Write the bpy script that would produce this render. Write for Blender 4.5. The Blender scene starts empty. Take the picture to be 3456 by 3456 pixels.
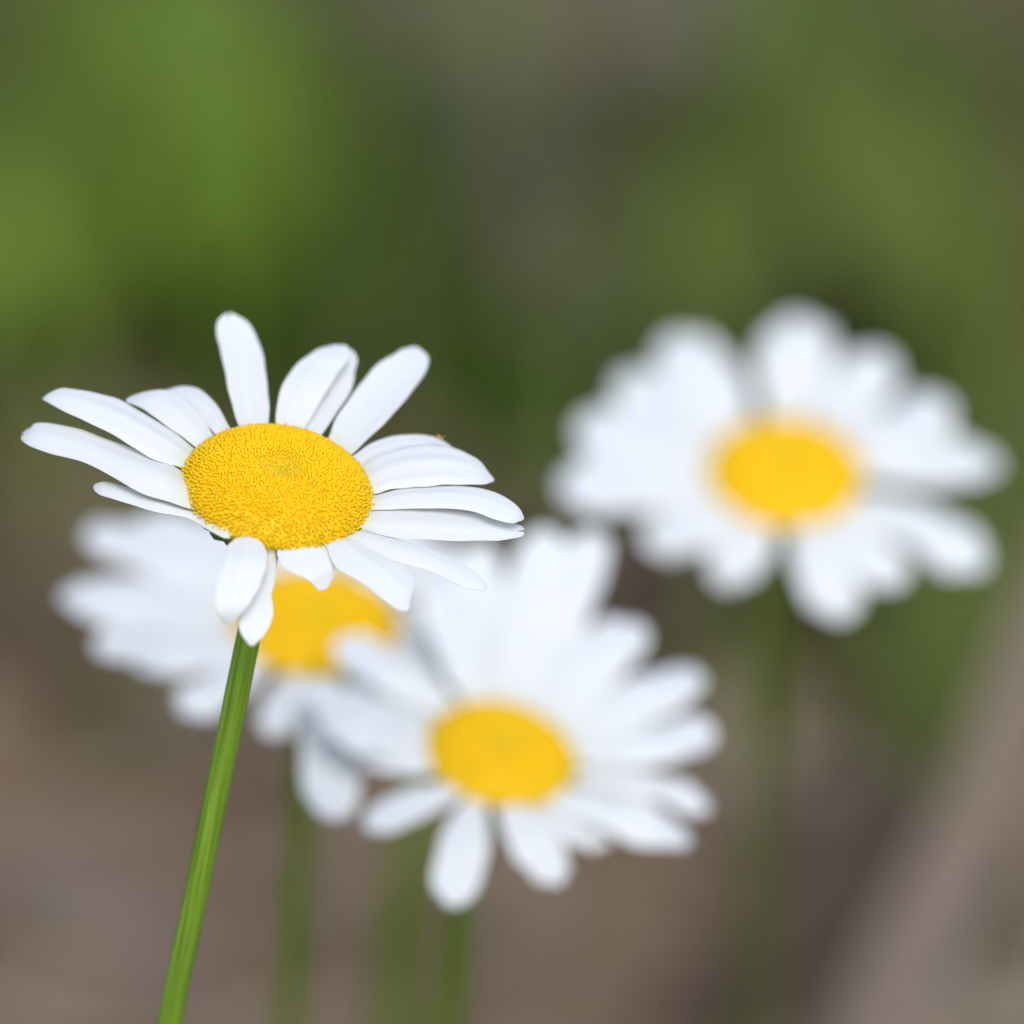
import bpy, math, random
from mathutils import Vector, noise
sc = bpy.context.scene
COL = sc.collection
R = math.radians

# ------------------------------------------------------------ camera, sky, sun
cam = bpy.data.objects.new("camera", bpy.data.cameras.new("camera"))
COL.objects.link(cam); sc.camera = cam
cam.location = [0.0, -1.17432, 0.8244]
cam.rotation_euler = (R(90 - 28), 0, 0)
cam.data.sensor_width = 14.9; cam.data.lens = 250
cam.data.clip_start = 0.05; cam.data.clip_end = 2000
cam.data.dof.use_dof = True
cam.data.dof.focus_distance = 1.331
cam.data.dof.aperture_fstop = 5.1
cam.data.dof.aperture_blades = 0

SUN_EL, SUN_AZ = R(56), R(165)          # azimuth from +Y towards +X: high, over the photographer's right shoulder
w = bpy.data.worlds.new("World"); sc.world = w; w.use_nodes = True
nt = w.node_tree
sky = nt.nodes.new("ShaderNodeTexSky"); sky.sky_type = 'NISHITA'; sky.sun_disc = False
sky.sun_elevation = SUN_EL; sky.sun_rotation = SUN_AZ
sky.dust_density = 3.2; sky.air_density = 1.0; sky.ozone_density = 1.0
bg = nt.nodes["Background"]; bg.inputs[1].default_value = 0.15
nt.links.new(sky.outputs[0], bg.inputs[0])
sun = bpy.data.objects.new("sun", bpy.data.lights.new("sun", 'SUN'))
sun.data.energy = 0.9; sun.data.angle = R(55); sun.data.color = (1, .985, .955)
sun.rotation_euler = Vector((-math.sin(SUN_AZ) * math.cos(SUN_EL), -math.cos(SUN_AZ) * math.cos(SUN_EL), -math.sin(SUN_EL))).to_track_quat('-Z', 'Y').to_euler()
COL.objects.link(sun)
sc.view_settings.view_transform = 'Standard'; sc.view_settings.look = 'None'
sc.view_settings.gamma = 1.0; sc.view_settings.use_curve_mapping = False
sc.view_settings.exposure = 0.42
sc.cycles.use_denoising = True
sc.cycles.max_bounces = 8; sc.cycles.transmission_bounces = 4; sc.cycles.diffuse_bounces = 4

# ------------------------------------------------------------ helpers
def mat(name, fn):
    m = bpy.data.materials.new(name); m.use_nodes = True
    t = m.node_tree; b = t.nodes["Principled BSDF"]
    fn(t, b, t.nodes, t.links)
    return m
def mix(t, fac, a, b, mode='MIX'):
    n = t.nodes.new("ShaderNodeMix"); n.data_type = 'RGBA'; n.blend_type = mode
    for sock, v in ((0, fac), (6, a), (7, b)):
        if isinstance(v, (int, float)): n.inputs[sock].default_value = v
        elif isinstance(v, tuple): n.inputs[sock].default_value = (*v, 1)
        else: t.links.new(v, n.inputs[sock])
    return n.outputs[2]
def ramp(t, src, stops):
    n = t.nodes.new("ShaderNodeValToRGB"); e = n.color_ramp.elements
    e[0].position, e[0].color = stops[0][0], (*stops[0][1], 1)
    e[1].position, e[1].color = stops[-1][0], (*stops[-1][1], 1)
    for p, c in stops[1:-1]:
        k = e.new(p); k.color = (*c, 1)
    t.links.new(src, n.inputs[0]); return n.outputs[0]
def nz(t, scale, detail=3, coord='Object', rough=.55, vec=None):
    tc = t.nodes.new("ShaderNodeTexCoord"); n = t.nodes.new("ShaderNodeTexNoise")
    n.inputs["Scale"].default_value = scale; n.inputs["Detail"].default_value = detail; n.inputs["Roughness"].default_value = rough
    t.links.new(vec if vec else tc.outputs[coord], n.inputs["Vector"]); return n.outputs["Fac"]
def bump(t, b, src, strength, dist):
    n = t.nodes.new("ShaderNodeBump"); n.inputs["Strength"].default_value = strength; n.inputs["Distance"].default_value = dist
    t.links.new(src, n.inputs["Height"]); t.links.new(n.outputs[0], b.inputs["Normal"])
def translucent(t, b, col, amount):
    tr = t.nodes.new("ShaderNodeBsdfTranslucent"); m = t.nodes.new("ShaderNodeMixShader"); m.inputs[0].default_value = amount
    if isinstance(col, tuple): tr.inputs[0].default_value = (*col, 1)
    else: t.links.new(col, tr.inputs[0])
    out = t.nodes["Material Output"]
    t.links.new(b.outputs[0], m.inputs[1]); t.links.new(tr.outputs[0], m.inputs[2]); t.links.new(m.outputs[0], out.inputs[0])
def stretched_uv(t, sx, sy):
    uv = t.nodes.new("ShaderNodeUVMap"); mp = t.nodes.new("ShaderNodeMapping"); mp.inputs["Scale"].default_value = (sx, sy, 1)
    t.links.new(uv.outputs[0], mp.inputs[0]); return mp.outputs[0]
def attr(t, name):
    a = t.nodes.new("ShaderNodeAttribute"); a.attribute_name = name; return a.outputs["Color"]

def petal_fn(t, b, N, L):
    uv = N.new("ShaderNodeUVMap"); sx = N.new("ShaderNodeSeparateXYZ"); L.new(uv.outputs[0], sx.inputs[0])
    base = ramp(t, sx.outputs[1], [(0.0, (.62, .66, .30)), (.10, (.80, .83, .70)), (.22, (.84, .875, .87)), (1.0, (.835, .88, .89))])
    veins = nz(t, 1.0, 2, vec=stretched_uv(t, 16, .7))
    col = mix(t, .16, base, ramp(t, veins, [(.35, (.70, .73, .80)), (.65, (.95, .95, .95))]), 'MULTIPLY')
    L.new(col, b.inputs["Base Color"]); b.inputs["Roughness"].default_value = .55
    b.inputs["Specular IOR Level"].default_value = .25
    bump(t, b, veins, .25, .00012)
    translucent(t, b, col, .28)
M_petal = mat("petal_white", petal_fn)
def floret_fn(t, b, N, L):
    L.new(attr(t, "tint"), b.inputs["Base Color"]); b.inputs["Roughness"].default_value = .6
    b.inputs["Specular IOR Level"].default_value = .2
    b.inputs["Subsurface Weight"].default_value = .0
    translucent(t, b, attr(t, "tint"), .06)
M_floret = mat("floret_yellow", floret_fn)
def stem_fn(t, b, N, L):
    uv = N.new("ShaderNodeUVMap"); sx = N.new("ShaderNodeSeparateXYZ"); L.new(uv.outputs[0], sx.inputs[0])
    streak = nz(t, 1.0, 3, vec=stretched_uv(t, 22, 9))
    c1 = ramp(t, streak, [(.3, (.080, .165, .009)), (.5, (.140, .265, .016)), (.72, (.225, .360, .034))])
    dots = N.new("ShaderNodeTexVoronoi"); dots.inputs["Scale"].default_value = 1; L.new(stretched_uv(t, 26, 130), dots.inputs["Vector"])
    d = ramp(t, dots.outputs["Distance"], [(.05, (1, 1, 1)), (.10, (0, 0, 0))])
    col = mix(t, d, c1, (.22, .32, .09))
    L.new(col, b.inputs["Base Color"]); b.inputs["Roughness"].default_value = .5; b.inputs["Specular IOR Level"].default_value = .3
    bump(t, b, streak, .3, .0001)
M_stem = mat("stem_green", stem_fn)
def pale_stem_fn(t, b, N, L):
    streak = nz(t, 1.0, 3, vec=stretched_uv(t, 22, 9))
    c = ramp(t, streak, [(.3, (.125, .235, .010)), (.7, (.235, .375, .020))])
    L.new(c, b.inputs["Base Color"]); b.inputs["Roughness"].default_value = .5; b.inputs["Specular IOR Level"].default_value = .3
    translucent(t, b, c, .15)
M_stem_pale = mat("stem_yellow_green", pale_stem_fn)
def calyx_fn(t, b, N, L):
    L.new(ramp(t, nz(t, 900), [(.35, (.05, .09, .015)), (.65, (.13, .20, .04))]), b.inputs["Base Color"]); b.inputs["Roughness"].default_value = .6
M_calyx = mat("calyx_green", calyx_fn)
def leaf_mat(name, dark, light, trans, tcol):
    def fn(t, b, N, L):
        n = nz(t, 90, 4); col = ramp(t, n, [(.3, dark), (.7, light)])
        L.new(col, b.inputs["Base Color"]); b.inputs["Roughness"].default_value = .65; b.inputs["Specular IOR Level"].default_value = .12
        bump(t, b, nz(t, 400), .3, .0006); translucent(t, b, tcol, trans)
    return mat(name, fn)
M_leaf = {
 'bright': leaf_mat("leaf_yellow_green", (.115, .195, .026), (.185, .280, .042), .28, (.26, .38, .04)),
 'mid': leaf_mat("leaf_green", (.085, .155, .014), (.145, .230, .022), .28, (.20, .34, .02)),
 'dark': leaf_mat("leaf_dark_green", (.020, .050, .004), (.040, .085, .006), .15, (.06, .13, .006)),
 'olive': leaf_mat("leaf_olive", (.085, .125, .024), (.130, .175, .036), .25, (.17, .23, .03)),
}
def blade_fn(t, b, N, L):
    c = attr(t, "tint"); L.new(c, b.inputs["Base Color"]); b.inputs["Roughness"].default_value = .55
    b.inputs["Specular IOR Level"].default_value = .3; translucent(t, b, c, .25)
M_blade = mat("blade_mixed", blade_fn)
def litter_fn(t, b, N, L):
    L.new(attr(t, "tint"), b.inputs["Base Color"]); b.inputs["Roughness"].default_value = .85
M_litter = mat("litter_dry", litter_fn)
def soil_fn(t, b, N, L):
    big = nz(t, 9, 4); fine = nz(t, 160, 6, rough=.65)
    c = ramp(t, big, [(.30, (.110, .074, .045)), (.45, (.21, .151, .097)), (.58, (.26, .190, .132)), (.72, (.155, .125, .060))])
    c = mix(t, .55, c, ramp(t, fine, [(.3, (.45, .42, .40)), (.7, (1.25, 1.22, 1.2))]), 'MULTIPLY')
    c = mix(t, ramp(t, nz(t, .6, 4), [(.45, (0, 0, 0)), (.62, (.7, .7, .7))]), c, (.085, .110, .035))
    L.new(c, b.inputs["Base Color"]); b.inputs["Roughness"].default_value = .95
    b.inputs["Specular IOR Level"].default_value = .1
    bump(t, b, fine, .8, .004)
M_soil = mat("soil", soil_fn)
def strap_fn(t, b, N, L):
    uv = stretched_uv(t, 12, 3)
    L.new(ramp(t, nz(t, 1, 4, vec=uv), [(.3, (.150, .118, .090)), (.7, (.240, .192, .148))]), b.inputs["Base Color"]); b.inputs["Roughness"].default_value = .8
    translucent(t, b, (.22, .17, .12), .15)
M_strap = mat("dry_stalk", strap_fn)
def bug_fn(t, b, N, L):
    L.new(ramp(t, nz(t, 4000), [(.4, (.30, .13, .03)), (.6, (.50, .27, .08))]), b.inputs["Base Color"]); b.inputs["Roughness"].default_value = .4
M_bug = mat("insect_amber", bug_fn)

def tag(o, label=None, cat=None, group=None, kind=None):
    for k, v in (("label", label), ("category", cat), ("group", group), ("kind", kind)):
        if v: o[k] = v
    return o
def empty(name, loc):
    o = bpy.data.objects.new(name, None); o.empty_display_size = .02; o.location = loc; COL.objects.link(o); return o
def mesh_obj(name, V, F, m, parent=None, uv=None, tint=None, smooth=True, loc=None):
    me = bpy.data.meshes.new(name); me.from_pydata([tuple(v) for v in V], [], F)
    if uv:
        l = me.uv_layers.new(name="UVMap")
        flat = [0.0] * (2 * len(me.loops))
        for i, lp in enumerate(me.loops): flat[2 * i], flat[2 * i + 1] = uv[lp.vertex_index]
        l.data.foreach_set("uv", flat)
    if tint:
        a = me.color_attributes.new("tint", 'FLOAT_COLOR', 'POINT')
        a.data.foreach_set("color", [c for t in tint for c in (*t, 1.0)])
    me.polygons.foreach_set("use_smooth", [smooth] * len(me.polygons)); me.materials.append(m); me.update()
    o = bpy.data.objects.new(name, me)
    if parent: o.parent = parent
    elif loc: o.location = loc
    COL.objects.link(o); return o
def catmull(P, t):
    n = len(P) - 1; x = min(max(t, 0), 1) * n; i = min(int(x), n - 1); f = x - i
    p1, p2 = P[i], P[i + 1]; p0 = P[i - 1] if i > 0 else p1 * 2 - p2; p3 = P[i + 2] if i + 2 <= n else p2 * 2 - p1
    return .5 * ((2 * p1) + (p2 - p0) * f + (2 * p0 - 5 * p1 + 4 * p2 - p3) * f * f + (3 * p1 - p0 - 3 * p2 + p3) * f ** 3)

def petal_mesh(st, arch, notch, rnd, up=Vector((0, 0, 1))):
    """a thin closed blade between two edge curves (flower frame, mm) -> vertices, faces, uv"""
    Lp = [Vector(s[:3]) for s in st]; Rp = [Vector(s[3:]) for s in st]
    # a blunt tip: carry the blade on a little past the last station
    m1 = (Lp[-1] + Rp[-1]) / 2; m0 = (Lp[-2] + Rp[-2]) / 2; d = (m1 - m0).normalized(); hw = (Lp[-1] - Rp[-1]) / 2
    ext = hw.length * .55
    Lp.append(m1 + d * ext + hw * .62); Rp.append(m1 + d * ext - hw * .62)
    n = len(Lp) - 1; NR, NC = 34, 31
    cum = [0.0]
    for i in range(n): cum.append(cum[-1] + max(1e-4, ((Lp[i + 1] + Rp[i + 1] - Lp[i] - Rp[i]) / 2).length))
    def at(q):                                   # arc length fraction -> station parameter
        q *= cum[-1]
        for i in range(n):
            if q <= cum[i + 1] or i == n - 1: return (i + (q - cum[i]) / (cum[i + 1] - cum[i])) / n
    teeth = []
    if notch == 9: teeth = [(.20, .045, .15)]
    elif notch: teeth = [(rnd.uniform(-.55, .55), rnd.uniform(.018, .045), rnd.uniform(.08, .16)) for _ in range(notch)]
    ph = rnd.uniform(0, 6); gf = rnd.uniform(5.5, 9.5); gp = rnd.uniform(-1.2, 1.2); gr = rnd.uniform(.005, .015)
    wav = rnd.uniform(.0, .02); e_amp = rnd.uniform(.012, .03); e_f = rnd.uniform(9, 16)
    endlen = ext / cum[-1]
    top = []; nr = []; uvs = []
    for r_ in range(NR):
        v = 1 - (1 - r_ / (NR - 1)) ** 1.25
        for c in range(NC):
            s = math.sin((c / (NC - 1) * 2 - 1) * math.pi / 2)
            tm = 1 - endlen * .9 * (1 - math.sqrt(max(0, 1 - s * s * .96)))
            for (p, dep, wd) in teeth: tm -= dep * math.exp(-((s - p) / wd) ** 2)
            q = v * tm; t = at(q)
            a, b = catmull(Lp, t), catmull(Rp, t); a2, b2 = catmull(Lp, min(1, t + .02)), catmull(Rp, min(1, t + .02)); a1, b1 = catmull(Lp, max(0, t - .02)), catmull(Rp, max(0, t - .02))
            half = (a - b) / 2; mid = (a + b) / 2; tan = (a2 + b2 - a1 - b1)
            nn = half.cross(tan)
            if nn.length < 1e-9: nn = up.copy()
            nn.normalize()
            if nn.dot(up) < 0 and abs(nn.dot(up)) > .15: nn = -nn
            wl = half.length
            env = math.sin(math.pi * min(1, q * .94 + .06))
            h = wl * (arch * 1.15 * (1 - s * s) * (.45 + .55 * env) + gr * 1.6 * math.cos(s * gf + gp) * env + wav * math.sin(q * 9 + ph + 2 * s))
            wob = 1 + e_amp * (math.sin(q * e_f + ph * (1 if s > 0 else 1.7)) + .6 * math.sin(q * e_f * 2.3 + ph * 2 * (1.3 if s > 0 else 1))) * s * s
            top.append(mid + half * s * wob + nn * h); nr.append(nn); uvs.append((c / (NC - 1), q))
    V = list(top); UV = list(uvs)
    for i, p in enumerate(top):
        s = math.sin(((i % NC) / (NC - 1) * 2 - 1) * math.pi / 2)
        V.append(p - nr[i] * (.07 * (1 - .75 * s * s) + .015)); UV.append(uvs[i])
    F = []; o = NR * NC
    idx = lambda r_, c: r_ * NC + c
    for r_ in range(NR - 1):
        for c in range(NC - 1):
            F.append((idx(r_, c), idx(r_, c + 1), idx(r_ + 1, c + 1), idx(r_ + 1, c)))
            F.append((o + idx(r_, c), o + idx(r_ + 1, c), o + idx(r_ + 1, c + 1), o + idx(r_, c + 1)))
    for r_ in range(NR - 1):
        F.append((idx(r_, 0), idx(r_ + 1, 0), o + idx(r_ + 1, 0), o + idx(r_, 0)))
        F.append((idx(r_ + 1, NC - 1), idx(r_, NC - 1), o + idx(r_, NC - 1), o + idx(r_ + 1, NC - 1)))
    for c in range(NC - 1):
        F.append((idx(0, c + 1), idx(0, c), o + idx(0, c), o + idx(0, c + 1)))
        F.append((idx(NR - 1, c), idx(NR - 1, c + 1), o + idx(NR - 1, c + 1), o + idx(NR - 1, c)))
    return V, F, UV

def dome(r, Rd, H):
    x = r / Rd
    return H * (1 - .28 * x ** 2 - .72 * x ** 5) - H * .24 * math.exp(-(x / .20) ** 2)

def disc_mesh(Rd, H, count, rnd):
    """solid dome studded with tubular florets in a phyllotaxis spiral (flower frame, mm)"""
    V, F, T = [], [], []
    # core
    NS, NRg = 48, 14
    for i in range(NRg + 1):
        rr = Rd * .985 * i / NRg
        for k in range(NS):
            a = 2 * math.pi * k / NS; V.append(Vector((rr * math.cos(a), rr * math.sin(a), dome(rr, Rd, H) - .14))); T.append((.97, .64, .012))
    for i in range(NRg):
        for k in range(NS): F.append((i * NS + k, i * NS + (k + 1) % NS, (i + 1) * NS + (k + 1) % NS, (i + 1) * NS + k))
    b0 = len(V)
    for k in range(NS):
        a = 2 * math.pi * k / NS; V.append(Vector((Rd * .9 * math.cos(a), Rd * .9 * math.sin(a), -1.2))); T.append((.40, .30, .03))
    for k in range(NS): F.append((NRg * NS + k, NRg * NS + (k + 1) % NS, b0 + (k + 1) % NS, b0 + k))
    F.append(tuple(b0 + k for k in range(NS))[::-1])
    ga = math.pi * (3 - math.sqrt(5)); sp = Rd / math.sqrt(count)
    for i in range(count):
        rr = Rd * math.sqrt((i + .5) / count); a = i * ga + rnd.uniform(-.015, .015); x = rr / Rd
        rr += rnd.uniform(-.06, .06)
        p = Vector((rr * math.cos(a), rr * math.sin(a), dome(rr, Rd, H) - .2))
        dz = (dome(rr + .02, Rd, H) - dome(rr - .02, Rd, H)) / .04
        nn = Vector((-dz * math.cos(a) * .75, -dz * math.sin(a) * .75, 1)).normalized()
        nn = (nn + Vector((rnd.uniform(-.11, .11), rnd.uniform(-.11, .11), 0))).normalized()
        e1 = nn.orthogonal().normalized(); e2 = nn.cross(e1); rot = rnd.uniform(0, 6.28)
        g = rnd.random()
        openness = min(1, max(0, (x - .06) / .24))
        young = Vector((.70, .54, .020)); old = Vector((.965, .640, .008)); rim = Vector((.84, .600, .012))
        c = young.lerp(old, openness) if x < .72 else old.lerp(rim, (x - .72) / .28)
        c = c * rnd.uniform(.92, 1.02) * (1 if count > 1000 else .92)
        if g < .06: c = Vector((.97, .60, .010))
        dk = c * .95
        s0 = sp * .92 * rnd.uniform(.9, 1.08); hgt = (.20 + .115 * openness) * rnd.uniform(.9, 1.15)
        v0 = len(V); K = 10
        if openness > .5:                         # open: rounded lobes round a small mouth
            prof = [(.0, .86, .86), (.45 * hgt, 1.0, .94), (.85 * hgt, .92, .72), (hgt, .62, .46), (hgt * .70, .20, .20)]
            shade = [dk, c * .95, c, c, dk * .8]
        else:                                     # closed bud
            prof = [(.0, .88, .88), (.5 * hgt, .98, .96), (hgt * .85, .70, .66), (hgt, .28, .26)]
            shade = [dk, c * .94, c, c]
        for (z, ra, rb), cc in zip(prof, shade):
            for k in range(K):
                al = rot + 2 * math.pi * k / K; q = s0 * (ra if k % 2 == 0 else rb)
                V.append(p + e1 * q * math.cos(al) + e2 * q * math.sin(al) + nn * z); T.append(tuple(cc))
        for j in range(len(prof) - 1):
            for k in range(K): F.append((v0 + j * K + k, v0 + j * K + (k + 1) % K, v0 + (j + 1) * K + (k + 1) % K, v0 + (j + 1) * K + k))
        F.append(tuple(v0 + (len(prof) - 1) * K + k for k in range(K)))
        # a stigma pokes out of some open florets
        if openness > .5 and rnd.random() < .022:
            v1 = len(V); tip = p + nn * (hgt + rnd.uniform(.08, .25)) + e1 * rnd.uniform(-.1, .1); q = .07
            oc = (.95, .40, .03) if rnd.random() < .6 else tuple(c)
            for k in range(4):
                al = rot + math.pi / 2 * k; V.append(p + nn * hgt * .6 + e1 * q * math.cos(al) + e2 * q * math.sin(al)); T.append(oc)
            for k in range(4):
                al = rot + math.pi / 2 * k; V.append(tip + e1 * q * 1.2 * math.cos(al) + e2 * q * 1.2 * math.sin(al)); T.append(oc)
            for k in range(4): F.append((v1 + k, v1 + (k + 1) % 4, v1 + 4 + (k + 1) % 4, v1 + 4 + k))
            F.append((v1 + 4, v1 + 5, v1 + 6, v1 + 7))
    return V, F, T

def tube(path, radius, ribs=0, seg=24, rows=70, taper=None):
    """round or ribbed tube along a smooth path -> V, F, UV"""
    P = [Vector(p) for p in path]; V, F, UV = [], [], []; L = 0; prev = None
    ref = Vector((1, 0, 0))
    for i in range(rows):
        t = i / (rows - 1); p = catmull(P, t); d = (catmull(P, min(1, t + .01)) - catmull(P, max(0, t - .01))).normalized()
        e1 = (ref - d * ref.dot(d)).normalized(); e2 = d.cross(e1)
        if prev: L += (p - prev).length
        prev = p
        rr = radius * (taper(t) if taper else 1)
        for k in range(seg):
            a = 2 * math.pi * k / seg; q = rr * (1 + (.07 * abs(math.cos(ribs * a / 2 + .6)) - .05 if ribs else 0))
            V.append(p + e1 * q * math.cos(a) + e2 * q * math.sin(a)); UV.append((abs(2 * k / seg - 1) if not ribs else k / seg, L * 10))
    for i in range(rows - 1):
        for k in range(seg): F.append((i * seg + k, i * seg + (k + 1) % seg, (i + 1) * seg + (k + 1) % seg, (i + 1) * seg + k))
    F.append(tuple(range(seg))[::-1]); F.append(tuple((rows - 1) * seg + k for k in range(seg)))
    return V, F, UV

# ------------------------------------------------------------ ground
def hgt(x, y):
    d = math.hypot(x, y - .4)
    k = 1 / (1 + (d / 3) ** 2)
    h = noise.noise(Vector((x * 7, y * 7, 1))) * .006 * k + noise.noise(Vector((x * 28, y * 28, 4))) * .0025 * k
    return h + noise.noise(Vector((x * .05, y * .05, 2))) * .9 * (1 - k) * min(1, d / 30)
def ground():
    N = 150; co = []
    for i in range(N):
        s = i / (N - 1) * 2 - 1; co.append(math.copysign(.9 * abs(s) + 400 * abs(s) ** 9, s))
    V = [(x, y + .4, hgt(x, y + .4)) for y in co for x in co]
    F = [(j * N + i, j * N + i + 1, (j + 1) * N + i + 1, (j + 1) * N + i) for j in range(N - 1) for i in range(N - 1)]
    o = mesh_obj("ground", V, F, M_soil); tag(o, kind='structure')
ground()

# ------------------------------------------------------------ dry litter and grass (nobody could count them)
rg = random.Random(11)
def scatter_pos():
    while True:
        d = rg.random() ** .8 * 2.6; a = rg.uniform(0, 2 * math.pi); x, y = d * math.cos(a), .35 + d * math.sin(a)
        if math.hypot(x, y + 1.0) > .3: return x, y
def litter():
    V, F, T = [], [], []
    pal = [(.17, .13, .092), (.13, .097, .070), (.20, .165, .12), (.09, .062, .038), (.15, .125, .075), (.12, .092, .078), (.07, .048, .032)]
    pale = [(.23, .195, .175), (.20, .17, .165), (.26, .23, .20)]
    for i in range(9600):
        patch = i < 600                           # a drift of pale grey dead stalks behind the right daisy's left side
        if patch: x, y = rg.gauss(.004, .011), rg.gauss(.462, .022)
        elif i < 2600: x, y = rg.uniform(-.25, .25), rg.uniform(.05, .75)
        else: x, y = scatter_pos()
        z = hgt(x, y) + rg.uniform(.001, .006); a = rg.uniform(0, 6.28)
        long_ = rg.random() < .6
        ln = rg.uniform(.012, .05) if long_ else rg.uniform(.006, .016); w_ = rg.uniform(.0008, .0022) if long_ else ln * rg.uniform(.25, .5)
        d = Vector((math.cos(a), math.sin(a), rg.uniform(-.15, .25))); s = Vector((-math.sin(a), math.cos(a), rg.uniform(-.4, .4)))
        c = rg.choice(pale if patch else pal); k = rg.uniform(.8, 1.15); c = tuple(q * k * 1.35 for q in c); v0 = len(V); curl = rg.uniform(-.15, .3) * ln
        for j, ww in enumerate((.35, 1, .85, .1)):
            t = j / 3 - .5; p = Vector((x, y, z)) + d * ln * t + Vector((0, 0, curl * (t * t * 4 - .3)))
            V += [p + s * w_ * ww, p + Vector((0, 0, w_ * .35)), p - s * w_ * ww]; T += [c] * 3
        for j in range(3):
            for m in range(2): F.append((v0 + j * 3 + m, v0 + j * 3 + m + 1, v0 + j * 3 + m + 4, v0 + j * 3 + m + 3))
    o = mesh_obj("dry_litter", V, F, M_litter, tint=T); tag(o, "scattered dry brown plant litter on the bare soil", "plant litter", kind='stuff')
litter()
def grass():
    V, F, T = [], [], []
    greens = [(.130, .195, .026), (.100, .155, .020), (.160, .225, .032), (.150, .165, .040)]; dry = [(.24, .19, .11), (.18, .145, .085)]
    tufts = [(-.041, .420, .012, .7), (.024, .420, .014, .7), (-.008, .45, .020, .4), (.014, .43, .020, .35), (-.050, .395, .012, .6), (-.036, .455, .030, 1), (-.054, .405, .016, 1), (-.032, .432, .016, 1), (.002, .372, .014, .9), (.034, .440, .022, .9), (.040, .400, .018, 1),
             (.052, .360, .012, 1), (.045, .330, .010, .6), (-.056, .376, .010, .6)]
    def blade(x, y, h, w_, lean, a, c):
        z = hgt(x, y) - .002; v0 = len(V); d = Vector((math.cos(a), math.sin(a), 0)); s = Vector((-math.sin(a), math.cos(a), 0)); n = 5
        for j in range(n):
            t = j / (n - 1); p = Vector((x, y, z)) + d * lean * h * t * t + Vector((0, 0, h * (t - .25 * lean * t * t)))
            ww = w_ * (1 - t ** 1.6) + .0001
            V.extend([p + s * ww, p - d * w_ * .35 * (1 - t), p - s * ww]); T.extend([tuple(q * (.8 + .3 * t) for q in c)] * 3)
        for j in range(n - 1):
            for m in range(2): F.append((v0 + j * 3 + m, v0 + j * 3 + m + 1, v0 + j * 3 + m + 4, v0 + j * 3 + m + 3))
    for i in range(9000):
        near = i < 5000
        if near:                                  # the patchy turf behind the daisies
            x, y = rg.uniform(-.16, .16), rg.uniform(.31, .75)
            k = .05 + (.22 if y > .385 else 0) + .12 * (noise.noise(Vector((x * 14, y * 14, 9))) > .1) + sum(q * math.exp(-((x - a) ** 2 + ((y - b) * .6) ** 2) / (r * r)) for a, b, r, q in tufts)
            if abs(x) > .075 or y > .53: k = .1 + .9 * (noise.noise(Vector((x * 14, y * 14, 9))) > 0)
            if rg.random() > k * .8: continue
        else:
            x, y = scatter_pos()
            dens = noise.noise(Vector((x * 5 + 3, y * 5, 7))) * .5 + .5
            if rg.random() > dens ** 2 * 1.6 or (abs(x) < .16 and -1.3 < y < .6): continue
        h = rg.uniform(.015, .045) if near else rg.uniform(.03, .10)
        c = rg.choice(dry) if rg.random() < .2 else rg.choice(greens)
        blade(x, y, h, rg.uniform(.0009, .0018), rg.uniform(.3, 1.2), rg.uniform(0, 6.28), c)
    o = mesh_obj("grass", V, F, M_blade, tint=T); tag(o, "short sparse green grass growing out of the soil", "grass", kind='stuff')
grass()

# ------------------------------------------------------------ low leafy plants behind
def leaf_blade(base, mid, ln, wd, rnd):
    """petiole from base, then a lance-shaped blade whose middle passes through mid"""
    base = Vector(base); mid = Vector(mid); out = (mid - base); out.z = 0
    out = out.normalized() if out.length > 1e-5 else Vector((rnd.uniform(-1, 1), rnd.uniform(-1, 1), 0)).normalized()
    start = mid - out * ln * .5 + Vector((0, 0, -.001)); tip = mid + out * ln * .5 - Vector((0, 0, ln * .18))
    start.z = max(start.z, .004); tip.z = max(tip.z, .004)
    P = [base, base.lerp(start, .5) + Vector((0, 0, start.z * .35)), start, mid + Vector((0, 0, ln * .08)), tip]
    side = out.cross(Vector((0, 0, 1))).normalized(); V, F, UV = [], [], []; NR, NC = 22, 7; rl = rnd.uniform(-.25, .25)
    side = (side + Vector((0, 0, rl))).normalized()
    for r_ in range(NR):
        t = r_ / (NR - 1); p = catmull(P, t)
        b = max(0, (t - .42) / .58); w_ = .0011 if b <= 0 else max(.0006, wd * .5 * (math.sin(math.pi * min(1, b ** .8)) ** .8))
        w_ *= 1 + .10 * math.sin(t * 38) * (b > 0)
        for c in range(NC):
            s = c / (NC - 1) * 2 - 1
            V.append(p + side * w_ * s + Vector((0, 0, w_ * .35 * abs(s) + .0006 * math.sin(t * 25 + s * 4)))); UV.append(((s + 1) / 2, t))
    n = len(V)
    for i in range(n):
        V.append(V[i] - Vector((0, 0, .00035))); UV.append(UV[i])
    ix = lambda r_, c: r_ * NC + c
    for r_ in range(NR - 1):
        for c in range(NC - 1):
            F.append((ix(r_, c), ix(r_, c + 1), ix(r_ + 1, c + 1), ix(r_ + 1, c)))
            F.append((n + ix(r_, c), n + ix(r_ + 1, c), n + ix(r_ + 1, c + 1), n + ix(r_, c + 1)))
        F.append((ix(r_, 0), ix(r_ + 1, 0), n + ix(r_ + 1, 0), n + ix(r_, 0)))
        F.append((ix(r_ + 1, NC - 1), ix(r_, NC - 1), n + ix(r_, NC - 1), n + ix(r_ + 1, NC - 1)))
    return V, F, UV
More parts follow.
